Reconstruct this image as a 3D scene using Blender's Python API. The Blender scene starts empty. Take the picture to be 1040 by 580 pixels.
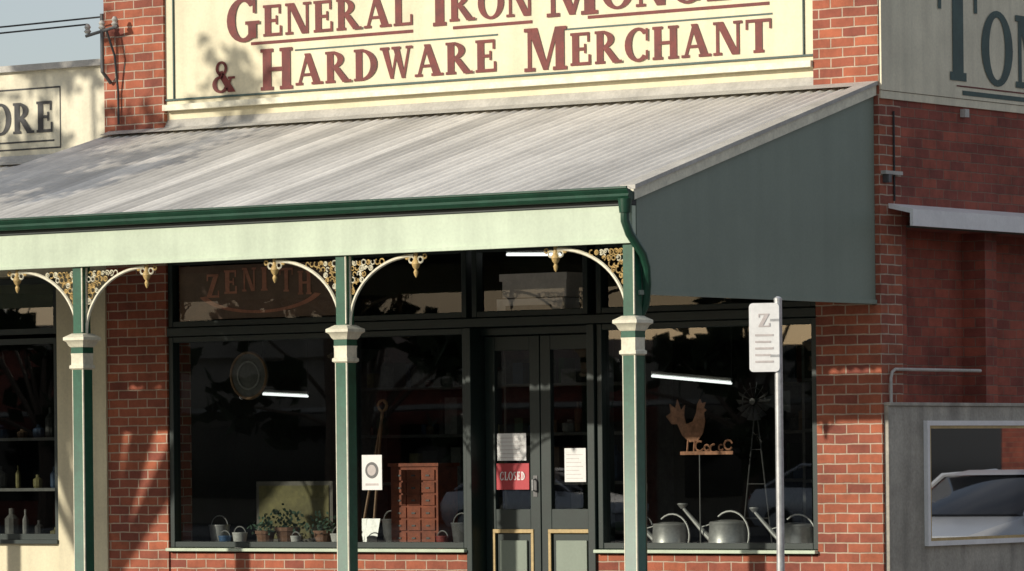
import bpy, bmesh, math, random
from mathutils import Vector, Matrix
random.seed(7)
scene=bpy.context.scene
rad=math.radians

# ---------------------------------------------------------------- materials
def new_mat(name):
    m=bpy.data.materials.new(name); m.use_nodes=True
    nt=m.node_tree; nt.nodes.clear()
    out=nt.nodes.new('ShaderNodeOutputMaterial')
    return m,nt,out
def N(nt,t,**k):
    n=nt.nodes.new(t)
    for a,b in k.items(): setattr(n,a,b)
    return n
def mat(name,col,rough=.6,var=.25,scale=3.0,bump=.0,metal=0.0,fine=40.0,emit=None,streak=0.0):
    m,nt,out=new_mat(name)
    p=N(nt,'ShaderNodeBsdfPrincipled'); p.inputs['Roughness'].default_value=rough; p.inputs['Metallic'].default_value=metal
    tc=N(nt,'ShaderNodeTexCoord')
    n1=N(nt,'ShaderNodeTexNoise'); n1.inputs['Scale'].default_value=scale; n1.inputs['Detail'].default_value=6; n1.inputs['Roughness'].default_value=.65
    n2=N(nt,'ShaderNodeTexNoise'); n2.inputs['Scale'].default_value=fine; n2.inputs['Detail'].default_value=3
    nt.links.new(tc.outputs['Object'],n1.inputs['Vector']); nt.links.new(tc.outputs['Object'],n2.inputs['Vector'])
    r=N(nt,'ShaderNodeMapRange'); r.inputs[1].default_value=.3; r.inputs[2].default_value=.7; r.inputs[3].default_value=1-var; r.inputs[4].default_value=1+var*.35
    nt.links.new(n1.outputs['Fac'],r.inputs[0])
    r2=N(nt,'ShaderNodeMapRange'); r2.inputs[1].default_value=.3; r2.inputs[2].default_value=.7; r2.inputs[3].default_value=1-var*.4; r2.inputs[4].default_value=1+var*.2
    nt.links.new(n2.outputs['Fac'],r2.inputs[0])
    mu=N(nt,'ShaderNodeMath',operation='MULTIPLY'); nt.links.new(r.outputs[0],mu.inputs[0]); nt.links.new(r2.outputs[0],mu.inputs[1])
    fac=mu
    if streak:
        mp=N(nt,'ShaderNodeMapping'); mp.inputs['Scale'].default_value=(7,7,.5); nt.links.new(tc.outputs['Object'],mp.inputs[0])
        n3=N(nt,'ShaderNodeTexNoise'); n3.inputs['Scale'].default_value=1; n3.inputs['Detail'].default_value=5; nt.links.new(mp.outputs[0],n3.inputs['Vector'])
        r3=N(nt,'ShaderNodeMapRange'); r3.inputs[1].default_value=.35; r3.inputs[2].default_value=.6; r3.inputs[3].default_value=1-streak; r3.inputs[4].default_value=1.0
        nt.links.new(n3.outputs['Fac'],r3.inputs[0])
        fac=N(nt,'ShaderNodeMath',operation='MULTIPLY'); nt.links.new(mu.outputs[0],fac.inputs[0]); nt.links.new(r3.outputs[0],fac.inputs[1])
    sc=N(nt,'ShaderNodeVectorMath',operation='SCALE'); sc.inputs[0].default_value=col
    nt.links.new(fac.outputs[0],sc.inputs['Scale'])
    nt.links.new(sc.outputs[0],p.inputs['Base Color'])
    if bump:
        b=N(nt,'ShaderNodeBump'); b.inputs['Strength'].default_value=bump; b.inputs['Distance'].default_value=.01
        nt.links.new(n2.outputs['Fac'],b.inputs['Height']); nt.links.new(b.outputs[0],p.inputs['Normal'])
    if emit:
        p.inputs['Emission Color'].default_value=(*emit[:3],1); p.inputs['Emission Strength'].default_value=emit[3]
    nt.links.new(p.outputs[0],out.inputs[0])
    return m
def brick_mat(name,c1,c2,mort,msize=.009):
    m,nt,out=new_mat(name)
    p=N(nt,'ShaderNodeBsdfPrincipled'); p.inputs['Roughness'].default_value=.85
    tc=N(nt,'ShaderNodeTexCoord'); sp=N(nt,'ShaderNodeSeparateXYZ'); nt.links.new(tc.outputs['Object'],sp.inputs[0])
    ad=N(nt,'ShaderNodeMath',operation='ADD'); nt.links.new(sp.outputs[0],ad.inputs[0]); nt.links.new(sp.outputs[1],ad.inputs[1])
    wob=N(nt,'ShaderNodeTexNoise'); wob.inputs['Scale'].default_value=6; nt.links.new(tc.outputs['Object'],wob.inputs['Vector'])
    wm=N(nt,'ShaderNodeMath',operation='MULTIPLY_ADD'); wm.inputs[1].default_value=.016; nt.links.new(wob.outputs['Fac'],wm.inputs[0]); nt.links.new(sp.outputs[2],wm.inputs[2])
    cb=N(nt,'ShaderNodeCombineXYZ'); nt.links.new(ad.outputs[0],cb.inputs[0]); nt.links.new(wm.outputs[0],cb.inputs[1])
    b=N(nt,'ShaderNodeTexBrick'); b.inputs['Scale'].default_value=1; b.inputs['Brick Width'].default_value=.235; b.inputs['Row Height'].default_value=.084
    b.inputs['Mortar Size'].default_value=msize; b.inputs['Mortar Smooth'].default_value=.5; b.inputs['Bias'].default_value=.0
    b.inputs['Color1'].default_value=(*c1,1); b.inputs['Color2'].default_value=(*c2,1); b.inputs['Mortar'].default_value=(*mort,1)
    nt.links.new(cb.outputs[0],b.inputs['Vector'])
    n1=N(nt,'ShaderNodeTexNoise'); n1.inputs['Scale'].default_value=2.2; n1.inputs['Detail'].default_value=9; n1.inputs['Roughness'].default_value=.78
    nt.links.new(tc.outputs['Object'],n1.inputs['Vector'])
    r=N(nt,'ShaderNodeMapRange'); r.inputs[1].default_value=.3; r.inputs[2].default_value=.7; r.inputs[3].default_value=.5; r.inputs[4].default_value=1.35
    nt.links.new(n1.outputs['Fac'],r.inputs[0])
    sc=N(nt,'ShaderNodeVectorMath',operation='SCALE'); nt.links.new(b.outputs['Color'],sc.inputs[0]); nt.links.new(r.outputs[0],sc.inputs['Scale'])
    nt.links.new(sc.outputs[0],p.inputs['Base Color'])
    bp=N(nt,'ShaderNodeBump'); bp.inputs['Strength'].default_value=.6; bp.inputs['Distance'].default_value=.012; bp.invert=True
    nt.links.new(b.outputs['Fac'],bp.inputs['Height']); nt.links.new(bp.outputs[0],p.inputs['Normal'])
    nt.links.new(p.outputs[0],out.inputs[0]); return m
def glass_mat(name,refl=.09,tint=(.75,.8,.78),rough=.01,wave=.03):
    m,nt,out=new_mat(name)
    t=N(nt,'ShaderNodeBsdfTransparent'); t.inputs[0].default_value=(*tint,1)
    g=N(nt,'ShaderNodeBsdfGlossy'); g.inputs['Roughness'].default_value=rough
    tc=N(nt,'ShaderNodeTexCoord'); n=N(nt,'ShaderNodeTexNoise'); n.inputs['Scale'].default_value=.9; n.inputs['Detail'].default_value=0
    nt.links.new(tc.outputs['Object'],n.inputs['Vector'])
    b=N(nt,'ShaderNodeBump'); b.inputs['Strength'].default_value=wave; b.inputs['Distance'].default_value=.02
    nt.links.new(n.outputs['Fac'],b.inputs['Height']); nt.links.new(b.outputs[0],g.inputs['Normal'])
    mx=N(nt,'ShaderNodeMixShader'); mx.inputs[0].default_value=refl
    nt.links.new(t.outputs[0],mx.inputs[1]); nt.links.new(g.outputs[0],mx.inputs[2]); nt.links.new(mx.outputs[0],out.inputs[0]); return m
def roof_mat():
    m,nt,out=new_mat('galvanised_roof_iron')
    p=N(nt,'ShaderNodeBsdfPrincipled'); p.inputs['Roughness'].default_value=.6
    tc=N(nt,'ShaderNodeTexCoord'); sp=N(nt,'ShaderNodeSeparateXYZ'); nt.links.new(tc.outputs['Object'],sp.inputs[0])
    dv=N(nt,'ShaderNodeMath',operation='DIVIDE'); dv.inputs[1].default_value=.33; nt.links.new(sp.outputs[0],dv.inputs[0])
    fl=N(nt,'ShaderNodeMath',operation='FLOOR'); nt.links.new(dv.outputs[0],fl.inputs[0])
    wn=N(nt,'ShaderNodeTexWhiteNoise',noise_dimensions='1D'); nt.links.new(fl.outputs[0],wn.inputs['W'])
    r0=N(nt,'ShaderNodeMapRange'); r0.inputs[3].default_value=.72; r0.inputs[4].default_value=1.05; nt.links.new(wn.outputs['Value'],r0.inputs[0])
    mp=N(nt,'ShaderNodeMapping'); mp.inputs['Scale'].default_value=(5,.25,.25); nt.links.new(tc.outputs['Object'],mp.inputs[0])
    n1=N(nt,'ShaderNodeTexNoise'); n1.inputs['Scale'].default_value=1.2; n1.inputs['Detail'].default_value=4; nt.links.new(mp.outputs[0],n1.inputs['Vector'])
    r1=N(nt,'ShaderNodeMapRange'); r1.inputs[1].default_value=.3; r1.inputs[2].default_value=.7; r1.inputs[3].default_value=.78; r1.inputs[4].default_value=1.08; nt.links.new(n1.outputs['Fac'],r1.inputs[0])
    n2=N(nt,'ShaderNodeTexNoise'); n2.inputs['Scale'].default_value=1.6; n2.inputs['Detail'].default_value=10; n2.inputs['Roughness'].default_value=.78; nt.links.new(tc.outputs['Object'],n2.inputs['Vector'])
    r2=N(nt,'ShaderNodeMapRange'); r2.inputs[1].default_value=.3; r2.inputs[2].default_value=.7; r2.inputs[3].default_value=.74; r2.inputs[4].default_value=1.06; nt.links.new(n2.outputs['Fac'],r2.inputs[0])
    a=N(nt,'ShaderNodeMath',operation='MULTIPLY'); nt.links.new(r0.outputs[0],a.inputs[0]); nt.links.new(r1.outputs[0],a.inputs[1])
    c=N(nt,'ShaderNodeMath',operation='MULTIPLY'); nt.links.new(a.outputs[0],c.inputs[0]); nt.links.new(r2.outputs[0],c.inputs[1])
    sc=N(nt,'ShaderNodeVectorMath',operation='SCALE'); sc.inputs[0].default_value=(.90,.86,.78); nt.links.new(c.outputs[0],sc.inputs['Scale'])
    nt.links.new(sc.outputs[0],p.inputs['Base Color']); nt.links.new(p.outputs[0],out.inputs[0]); return m

M={}
M['brick']=brick_mat('red_brick',(.40,.115,.055),(.23,.062,.040),(.46,.35,.26),.008)
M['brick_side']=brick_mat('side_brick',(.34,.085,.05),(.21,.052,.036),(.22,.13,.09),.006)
M['cream']=mat('cream_sign_paint',(.76,.69,.475),.6,.16,1.2,streak=.10)
M['creamside']=mat('cream_side_paint',(.80,.74,.55),.6,.18,1.5,streak=.15)
M['maroon']=mat('maroon_letter_paint',(.155,.018,.012),.6,.4,7)
M['teal']=mat('dark_green_letter_paint',(.03,.075,.065),.5,.35,6)
M['black']=mat('black_letter_paint',(.03,.03,.03),.5,.3,6)
M['green']=mat('heritage_green_paint',(.016,.10,.055),.35,.3,5)
M['guttergreen']=mat('gutter_green_paint',(.012,.062,.034),.4,.35,4)
M['darkgreen']=mat('dark_green_joinery',(.007,.020,.016),.45,.3,5)
M['palegreen']=mat('pale_green_fascia_paint',(.53,.62,.47),.5,.14,1.5,streak=.10)
M['endpanel']=mat('grey_green_sheet_paint',(.225,.27,.215),.55,.12,.8,streak=.05)
M['ivory']=mat('ivory_trim_paint',(.78,.74,.57),.5,.25,8)
M['gold']=mat('gold_lace_paint',(.64,.45,.18),.5,.5,12)
M['roof']=roof_mat()
M['flash']=mat('lead_flashing',(.50,.48,.43),.6,.3,3)
M['render']=mat('grey_cement_render',(.46,.43,.36),.85,.35,2.2,.3,streak=.25)
M['white']=mat('white_metal_paint',(.80,.80,.78),.4,.12,3)
M['greymetal']=mat('galvanised_steel',(.55,.55,.54),.4,.25,12,0,.5)
M['darkmetal']=mat('dark_steel',(.12,.12,.12),.5,.25,12,0,.5)
M['paper']=mat('white_paper',(.8,.8,.78),.8,.08,8)
M['red']=mat('red_sign_card',(.45,.03,.04),.5,.1,8)
M['yellow']=mat('ochre_panel_trim',(.52,.38,.17),.5,.3,8)
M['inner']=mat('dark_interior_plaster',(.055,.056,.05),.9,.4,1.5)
M['soffit']=mat('verandah_soffit_boards',(.10,.11,.09),.8,.3,3)
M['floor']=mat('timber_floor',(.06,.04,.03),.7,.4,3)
M['display']=mat('display_shelf_paint',(.16,.15,.13),.8,.3,3)
M['card']=mat('cardboard',(.75,.72,.66),.85,.15,5)
M['rust']=mat('rusty_sheet_metal',(.50,.24,.14),.8,.5,14,.2)
M['rustwood']=mat('red_brown_timber',(.34,.08,.03),.6,.4,12)
M['tube']=mat('lit_tube_and_streak',(.9,.9,.9),.4,0,1,0,0,40,(.95,1,.97,1.6))
M['leaf']=mat('plane_tree_leaf',(.06,.10,.025),.6,.5,3)
M['leafd']=mat('dark_tree_leaf',(.05,.075,.03),.7,.5,1)
M['bark']=mat('tree_bark',(.14,.10,.07),.9,.4,8,.5)
M['asphalt']=mat('asphalt_road',(.05,.05,.052),.9,.3,1.0,.3)
M['path']=mat('concrete_footpath',(.24,.23,.21),.9,.25,1.2,.2)
M['kerb']=mat('concrete_kerb',(.30,.29,.27),.9,.25,2,.2)
M['line']=mat('road_line_paint',(.75,.75,.72),.7,.3,4)
M['earth']=mat('dry_grass_ground',(.10,.10,.05),.95,.4,.3)
M['glass']=glass_mat('shop_window_glass',.13,(.76,.79,.77))
M['glasst']=glass_mat('transom_glass',.045,(.92,.92,.92))
M['glassside']=glass_mat('side_window_glass',.62,(.4,.36,.4),.012,.012)
M['amber']=mat('brown_transom_sign',(.24,.15,.10),.35,.3,4)
M['signred']=mat('red_brown_sign_letters',(.70,.30,.18),.5,.3,8)
M['faint']=mat('faded_sign_print',(.55,.50,.48),.6,.2,8)
M['purple']=mat('dark_maroon_board',(.06,.015,.02),.4,.3,3)
M['carpaint']=mat('silver_car_paint',(.66,.68,.70),.25,.03,2,0,.35)
M['carglass']=mat('car_glass',(.01,.012,.015),.05,.0,2)
M['rubber']=mat('tyre_rubber',(.02,.02,.02),.8,.2,5)
M['lamp']=mat('headlamp_lens',(.8,.82,.85),.1,0,3)
M['tail']=mat('red_tail_lens',(.4,.02,.02),.2,0,3)
M['far_a']=mat('rendered_shop_wall',(.35,.31,.25),.9,.3,1)
M['plant']=mat('green_plant_leaf',(.11,.19,.13),.5,.4,10)
M['terracotta']=mat('terracotta',(.25,.13,.08),.8,.3,8)
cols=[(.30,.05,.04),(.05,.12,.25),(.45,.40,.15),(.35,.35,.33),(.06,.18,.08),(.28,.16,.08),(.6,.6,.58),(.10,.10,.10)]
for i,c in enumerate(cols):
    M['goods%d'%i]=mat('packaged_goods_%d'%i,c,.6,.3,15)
    M['dim%d'%i]=mat('shade_dimmed_goods_%d'%i,tuple(q*.40 for q in c),.7,.4,9)  # goods colours scaled down, so interior shade is put into the base colour

# ---------------------------------------------------------------- mesh builder
class MB:
    def __init__(s): s.v=[]; s.f=[]; s.m=[]; s.mats=[]
    def mi(s,k):
        if k not in s.mats: s.mats.append(k)
        return s.mats.index(k)
    def add(s,vs,fs,k):
        o=len(s.v); s.v+= [tuple(a) for a in vs]; i=s.mi(k)
        for f in fs: s.f.append([o+j for j in f]); s.m.append(i)
    def box(s,x0,x1,y0,y1,z0,z1,k):
        x0,x1=min(x0,x1),max(x0,x1); y0,y1=min(y0,y1),max(y0,y1); z0,z1=min(z0,z1),max(z0,z1)
        vs=[(x0,y0,z0),(x1,y0,z0),(x1,y1,z0),(x0,y1,z0),(x0,y0,z1),(x1,y0,z1),(x1,y1,z1),(x0,y1,z1)]
        s.add(vs,[(0,3,2,1),(4,5,6,7),(0,1,5,4),(1,2,6,5),(2,3,7,6),(3,0,4,7)],k)
    def obox(s,c,size,rotz,k,rx=0):
        R=Matrix.Rotation(rotz,3,'Z')@Matrix.Rotation(rx,3,'X'); hx,hy,hz=[a/2 for a in size]; c=Vector(c)
        vs=[c+R@Vector((a*hx,b*hy,d*hz)) for d in(-1,1) for b in(-1,1) for a in(-1,1)]
        s.add(vs,[(0,2,3,1),(4,5,7,6),(0,1,5,4),(1,3,7,5),(3,2,6,7),(2,0,4,6)],k)
    def poly(s,pts,k): s.add(pts,[tuple(range(len(pts)))],k)
    def tube(s,pts,r,k,n=8,closed=False):
        pts=[Vector(p) for p in pts]; L=len(pts); rr=r if isinstance(r,(list,tuple)) else [r]*L
        vs=[];fs=[]; up=None
        for i,p in enumerate(pts):
            a=pts[(i-1)%L] if (closed or i>0) else p; b=pts[(i+1)%L] if (closed or i<L-1) else p
            t=(b-a).normalized()
            if up is None:
                up=Vector((0,0,1)) if abs(t.z)<.9 else Vector((1,0,0))
            e=(up-t*up.dot(t))
            if e.length<1e-4: e=t.orthogonal()
            e.normalize(); g=t.cross(e); up=e
            for j in range(n):
                an=2*math.pi*j/n; vs.append(p+(e*math.cos(an)+g*math.sin(an))*rr[i])
        R=L if closed else L-1
        for i in range(R):
            for j in range(n):
                i2=(i+1)%L; fs.append((i*n+j,i*n+(j+1)%n,i2*n+(j+1)%n,i2*n+j))
        if not closed:
            fs.append(tuple(range(n))[::-1]); fs.append(tuple((L-1)*n+j for j in range(n)))
        s.add(vs,fs,k)
    def ring(s,c,r,tr,k,ax='y',n=14,m=5,a0=0,a1=360):
        pts=[]; full=(a1-a0)>=360
        cnt=n if full else n+1
        for i in range(cnt):
            a=rad(a0+(a1-a0)*i/n)
            if ax=='y': pts.append((c[0]+r*math.cos(a),c[1],c[2]+r*math.sin(a)))
            elif ax=='x': pts.append((c[0],c[1]+r*math.cos(a),c[2]+r*math.sin(a)))
            else: pts.append((c[0]+r*math.cos(a),c[1]+r*math.sin(a),c[2]))
        s.tube(pts,tr,k,m,closed=full)
    def lathe(s,c,prof,k,n=20,axis='z'):
        vs=[];fs=[]
        for r,z in prof:
            for j in range(n):
                a=2*math.pi*j/n
                if axis=='z': vs.append((c[0]+r*math.cos(a),c[1]+r*math.sin(a),c[2]+z))
                elif axis=='x': vs.append((c[0]+z,c[1]+r*math.cos(a),c[2]+r*math.sin(a)))
                else: vs.append((c[0]+r*math.cos(a),c[1]+z,c[2]+r*math.sin(a)))
        L=len(prof)
        for i in range(L-1):
            for j in range(n): fs.append((i*n+j,i*n+(j+1)%n,(i+1)*n+(j+1)%n,(i+1)*n+j))
        fs.append(tuple(range(n))[::-1]); fs.append(tuple((L-1)*n+j for j in range(n)))
        s.add(vs,fs,k)
    def sqlathe(s,c,prof,k):
        vs=[];fs=[]
        for h,z in prof:
            for a,b in((-1,-1),(1,-1),(1,1),(-1,1)): vs.append((c[0]+a*h,c[1]+b*h,c[2]+z))
        L=len(prof)
        for i in range(L-1):
            for j in range(4): fs.append((i*4+j,i*4+(j+1)%4,(i+1)*4+(j+1)%4,(i+1)*4+j))
        fs.append((3,2,1,0)); fs.append(tuple((L-1)*4+j for j in range(4)))
        s.add(vs,fs,k)
    def build(s,name,parent=None,smooth=False,bevel=0,recalc=True):
        me=bpy.data.meshes.new(name); me.from_pydata(s.v,[],s.f)
        for k in s.mats: me.materials.append(M[k])
        for p,i in zip(me.polygons,s.m): p.material_index=i
        if recalc:
            bm=bmesh.new(); bm.from_mesh(me); bmesh.ops.recalc_face_normals(bm,faces=bm.faces); bm.to_mesh(me); bm.free()
        if smooth:
            for p in me.polygons: p.use_smooth=True
            me.set_sharp_from_angle(angle=rad(35))
        me.update()
        ob=bpy.data.objects.new(name,me); scene.collection.objects.link(ob)
        if parent: ob.parent=parent
        if bevel:
            b=ob.modifiers.new('bevel','BEVEL'); b.width=bevel; b.segments=2; b.limit_method='ANGLE'; b.angle_limit=rad(50)
        return ob
def empty(name):
    e=bpy.data.objects.new(name,None); scene.collection.objects.link(e); e.empty_display_size=.3; return e

# ---------------------------------------------------------------- serif lettering
W_=.235;T_=.085
def Rr(a,b,c,d): return [(a,b),(c,b),(c,d),(a,d)]
def stem(x,w=W_): return [Rr(x,0,x+w,1),Rr(x-.06,0,x+w+.06,T_),Rr(x-.06,1-T_,x+w+.06,1)]
def arc(cx,cy,rx,ry,a0,a1,wx,wy,n=18):
    o=[]
    for i in range(n):
        a=rad(a0+(a1-a0)*i/n); b=rad(a0+(a1-a0)*(i+1)/n)
        P=lambda t,u,v:(cx+u*math.cos(t),cy+v*math.sin(t))
        o.append([P(a,rx-wx,ry-wy),P(a,rx,ry),P(b,rx,ry),P(b,rx-wx,ry-wy)])
    return o
G={
'I':(stem(.08),.40),
'H':(stem(.07)+stem(.60)+[Rr(.2,.45,.65,.55)],.92),
'E':(stem(.07)+[Rr(.2,.905,.68,1),Rr(.60,.70,.68,.95),Rr(.2,.45,.54,.545),Rr(.49,.36,.56,.65),Rr(.2,0,.72,.095),Rr(.64,.05,.72,.32)],.78),
'L':(stem(.07)+[Rr(.2,0,.70,.095),Rr(.62,.05,.70,.34)],.74),
'R':(stem(.07)+arc(.26,.73,.42,.27,-90,90,.22,.085)+[[(.28,.5),(.50,.5),(.92,0),(.66,0)],Rr(.64,0,.97,T_)],.96),
'D':(stem(.07)+arc(.26,.5,.58,.5,-90,90,.23,.085),.90),
'A':([[(.08,0),(.18,0),(.50,1),(.38,1)],[(.32,1),(.54,1),(.92,0),(.66,0)],Rr(.2,.28,.74,.37),Rr(0,0,.27,T_),Rr(.58,0,1.0,T_)],1.0),
'N':([Rr(.09,0,.19,1),[(.08,1),(.33,1),(.86,0),(.62,0)],Rr(.77,0,.87,1),Rr(0,0,.29,T_),Rr(0,1-T_,.2,1),Rr(.67,1-T_,.97,1)],.98),
'M':([Rr(.09,0,.19,1),[(.09,1),(.35,1),(.64,.02),(.5,.02)],[(.52,.02),(.62,.02),(.92,1),(.82,1)],Rr(.83,0,1.06,1),Rr(0,0,.29,T_),Rr(0,1-T_,.2,1),Rr(.76,0,1.13,T_),Rr(.95,1-T_,1.13,1)],1.16),
'W':([[(.02,1),(.24,1),(.45,0),(.33,0)],[(.35,0),(.43,0),(.62,1),(.54,1)],[(.42,1),(.64,1),(.86,0),(.73,0)],[(.75,0),(.84,0),(1.04,1),(.96,1)],Rr(-.03,1-T_,.30,1),Rr(.38,1-T_,.70,1),Rr(.88,1-T_,1.12,1)],1.12),
'T':(stem(.34)+[Rr(.03,.905,.88,1),Rr(.03,.70,.10,.95),Rr(.81,.70,.88,.95)],.91),
'C':(arc(.48,.5,.46,.52,45,315,.23,.095)+[Rr(.75,.60,.83,.98),Rr(.75,.04,.83,.32)],.88),
'G':(arc(.48,.5,.46,.52,45,315,.23,.095)+[Rr(.62,.06,.84,.42),Rr(.54,.38,.94,.46),Rr(.75,.64,.83,.98)],.96),
'O':(arc(.48,.5,.47,.52,0,360,.23,.09,28),.96),
'S':(arc(.36,.75,.28,.26,40,270,.17,.09)+arc(.36,.26,.30,.27,-140,90,.17,.09),.72),
'Z':([Rr(.05,.90,.68,1),[(.42,.94),(.68,.94),(.30,.06),(.05,.06)],Rr(.05,0,.72,.10),Rr(.05,.72,.12,.95),Rr(.65,.05,.72,.30)],.76),
'&':(arc(.36,.77,.22,.24,0,360,.11,.08)+arc(.33,.26,.32,.28,70,345,.17,.09)+[[(.18,.66),(.40,.70),(.88,0),(.6,0)],[(.55,.2),(.64,.18),(.76,.46),(.68,.48)],Rr(.6,.42,.86,.50)],.90),
}
def text(mb,s,u0,u1,z,big,small,k,place,off=.006,drop=.0):
    w=0; sp=.07
    for i,ch in enumerate(s):
        h=big if i==0 else small; w+=G[ch][1]*h+sp*small
    w-=sp*small; sx=(u1-u0)/w; u=u0
    for i,ch in enumerate(s):
        h=big if i==0 else small
        zz=z-(drop if h==big and big!=small else 0)
        for q,pl in enumerate(G[ch][0]):
            o=off+q*.0005 if len(G[ch][0])<25 or q<3 else off+.0012+(q%2)*.0002
            mb.poly([place(u+a*h*sx,zz+b*h,o) for a,b in pl],k)
        u+=(G[ch][1]*h+sp*small)*sx
front=lambda yb:(lambda u,z,o:(u,yb-o,z))
side=lambda xb:(lambda u,z,o:(xb+o,u,z))

# ================================================================ HARDWARE SHOP
shop=empty('hardware_shop_building')
XL=-8.60; ZT=6.3
b=MB()
b.box(-.648,0,0,.35,0,ZT,'brick')
b.box(XL,-7.86,0,.35,0,ZT,'brick')
b.box(-7.86,-4.36,.02,.3,0,.64,'brick')
b.box(-2.95,-.648,.02,.3,0,.64,'brick')
b.build('brick_piers_and_base',shop)
b=MB()
b.box(-.35,-.002,.35,.42,0,ZT-.01,'brick_side')
b.box(-.35,-.002,.42,12,3.42,ZT-.01,'brick_side')
b.box(-.35,-.002,.42,12,0,1.88,'brick_side')
b.box(-.35,-.24,.42,12,1.88,3.42,'brick_side')
b.box(-.24,-.002,1.75,1.95,1.88,3.42,'brick_side')
b.box(-8.5,-.35,11.7,12,0,ZT-.01,'brick_side')
b.box(XL+.01,XL+.3,.35,12,0,ZT-.01,'brick_side')
b.build('side_and_rear_walls',shop)
b=MB()
b.box(-8.3,-.35,.4,11.7,5.5,5.6,'flash')
b.build('main_roof',shop)
b=MB()
b.box(-7.86,-.648,.05,.3,3.46,4.84,'cream')
b.box(-7.86,-.648,.03,.3,4.84,ZT-.05,'cream')
b.box(-7.855,-.653,-.035,.028,4.80,4.855,'ivory')
b.box(-7.86,-.655,.012,.028,4.895,4.912,'teal')
b.box(-.76,-.748,.0125,.028,4.912,ZT-.1,'teal')
b.box(-7.76,-7.748,.0125,.028,4.912,ZT-.1,'teal')
b.build('parapet_sign_panel',shop)
b=MB()
F=front(.028)
text(b,'&',-7.29,-7.0,4.94,.29,.29,'maroon',F)
text(b,'HARDWARE',-6.71,-3.98,4.955,.385,.29,'maroon',F,drop=.025)
text(b,'MERCHANT',-3.69,-1.07,4.955,.385,.29,'maroon',F,drop=.025)
text(b,'GENERAL',-7.11,-4.92,5.43,.40,.29,'maroon',F,drop=.03)
text(b,'IRON',-4.71,-3.58,5.43,.40,.29,'maroon',F,drop=.03)
text(b,'MONGER',-3.44,-1.1,5.43,.40,.29,'maroon',F,drop=.03)
for x0,x1 in((-6.82,-4.93),(-4.48,-3.6),(-3.0,-1.1)):
    b.poly([F(x0,5.36,.003),F(x1,5.36,.003),F(x1,5.388,.003),F(x0,5.388,.003)],'maroon')
for x0,x1 in((-6.3,-3.98),(-3.25,-1.07)):
    b.poly([F(x0,5.275,.003),F(x1,5.275,.003),F(x1,5.29,.003),F(x0,5.29,.003)],'teal')
b.build('ironmonger_sign_lettering',shop,recalc=False)
b=MB()
b.box(-.002,.022,.012,12,4.57,ZT-.03,'creamside')
b.box(-.002,.016,.012,12,4.50,4.565,'creamside')
b.build('side_painted_band',shop)
b=MB(); S=side(.022)
text(b,'TOM',.92,2.95,4.72,.86,.64,'teal',S)
b.poly([S(1.35,4.60,.004),S(6,4.60,.004),S(6,4.64,.004),S(1.35,4.64,.004)],'teal')
b.poly([S(1.25,4.67,.004),S(6,4.67,.004),S(6,4.682,.004),S(1.25,4.682,.004)],'maroon')
text(b,'S',3.1,3.5,4.72,.64,.64,'teal',S)
b.build('side_wall_lettering',shop,recalc=False)
b=MB()
SILL=.69;WT=2.67
def window(b,x0,x1,z0,z1,y=.06,w=.055,k='darkgreen',gk='glass',g=None):
    b.box(x0,x0+w,y-.04,y+.06,z0,z1,k); b.box(x1-w,x1,y-.04,y+.06,z0,z1,k)
    b.box(x0+w,x1-w,y-.037,y+.057,z0,z0+w,k); b.box(x0+w,x1-w,y-.037,y+.057,z1-w,z1,k)
    g.add([(x0+w,y+.02,z0+w),(x1-w,y+.02,z0+w),(x1-w,y+.02,z1-w),(x0+w,y+.02,z1-w)],[(0,1,2,3)],gk)
g=MB()
window(b,-7.855,-5.76,SILL,WT,g=g); window(b,-5.70,-4.36,SILL,WT,g=g)
window(b,-2.94,-.655,SILL,WT,g=g)
b.box(-5.76,-5.70,.0,.14,SILL,WT,'darkgreen')
for x0,x1 in((-7.855,-5.76),(-5.70,-4.36),(-4.30,-3.03),(-2.94,-.655)):
    window(b,x0,x1,2.76,3.40,g=g,gk='glasst')
b.box(-7.86,-.65,-.0,.14,2.675,2.755,'darkgreen')
b.box(-7.86,-.65,.0,.14,3.40,3.458,'darkgreen')
b.box(-7.86,-4.36,-.05,.16,.655,.685,'palegreen')
b.box(-2.95,-.65,-.05,.16,.655,.685,'palegreen')
b.box(-4.36,-4.30,-.01,.30,0,2.67,'darkgreen'); b.box(-3.03,-2.95,-.01,.30,0,2.67,'darkgreen')
b.box(-4.30,-3.03,.15,.30,2.60,2.67,'darkgreen')
b.build('window_frames',shop,bevel=.006)
b=MB(); yd=.20
for x0,x1 in((-4.295,-3.69),(-3.68,-3.035)):
    s_=.11
    b.box(x0,x0+s_,yd,yd+.05,.12,2.59,'darkgreen'); b.box(x1-s_,x1,yd,yd+.05,.12,2.59,'darkgreen')
    for z0,z1 in((.12,.30),(.86,1.04),(2.46,2.59)): b.box(x0+s_,x1-s_,yd+.002,yd+.048,z0,z1,'darkgreen')
    b.box(x0+s_,x1-s_,yd+.02,yd+.04,.30,.86,'darkgreen')
    a,c=x0+.075,x1-.075
    b.box(a,c,yd-.012,yd+.019,.825,.86,'yellow'); b.box(a,c,yd-.012,yd+.019,.29,.33,'yellow')
    b.box(a,a+.03,yd-.011,yd+.019,.33,.825,'yellow'); b.box(c-.03,c,yd-.011,yd+.019,.33,.825,'yellow')
    b.box(a+.08,c-.08,yd-.002,yd+.019,.40,.76,'endpanel')
    g.add([(x0+s_,yd+.03,1.04),(x1-s_,yd+.03,1.04),(x1-s_,yd+.03,2.46),(x0+s_,yd+.03,2.46)],[(0,1,2,3)],'glass')
b.box(-4.3,-3.03,.0,.3,0,.12,'kerb')
b.build('double_door',shop,bevel=.004)
b=MB()
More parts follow.
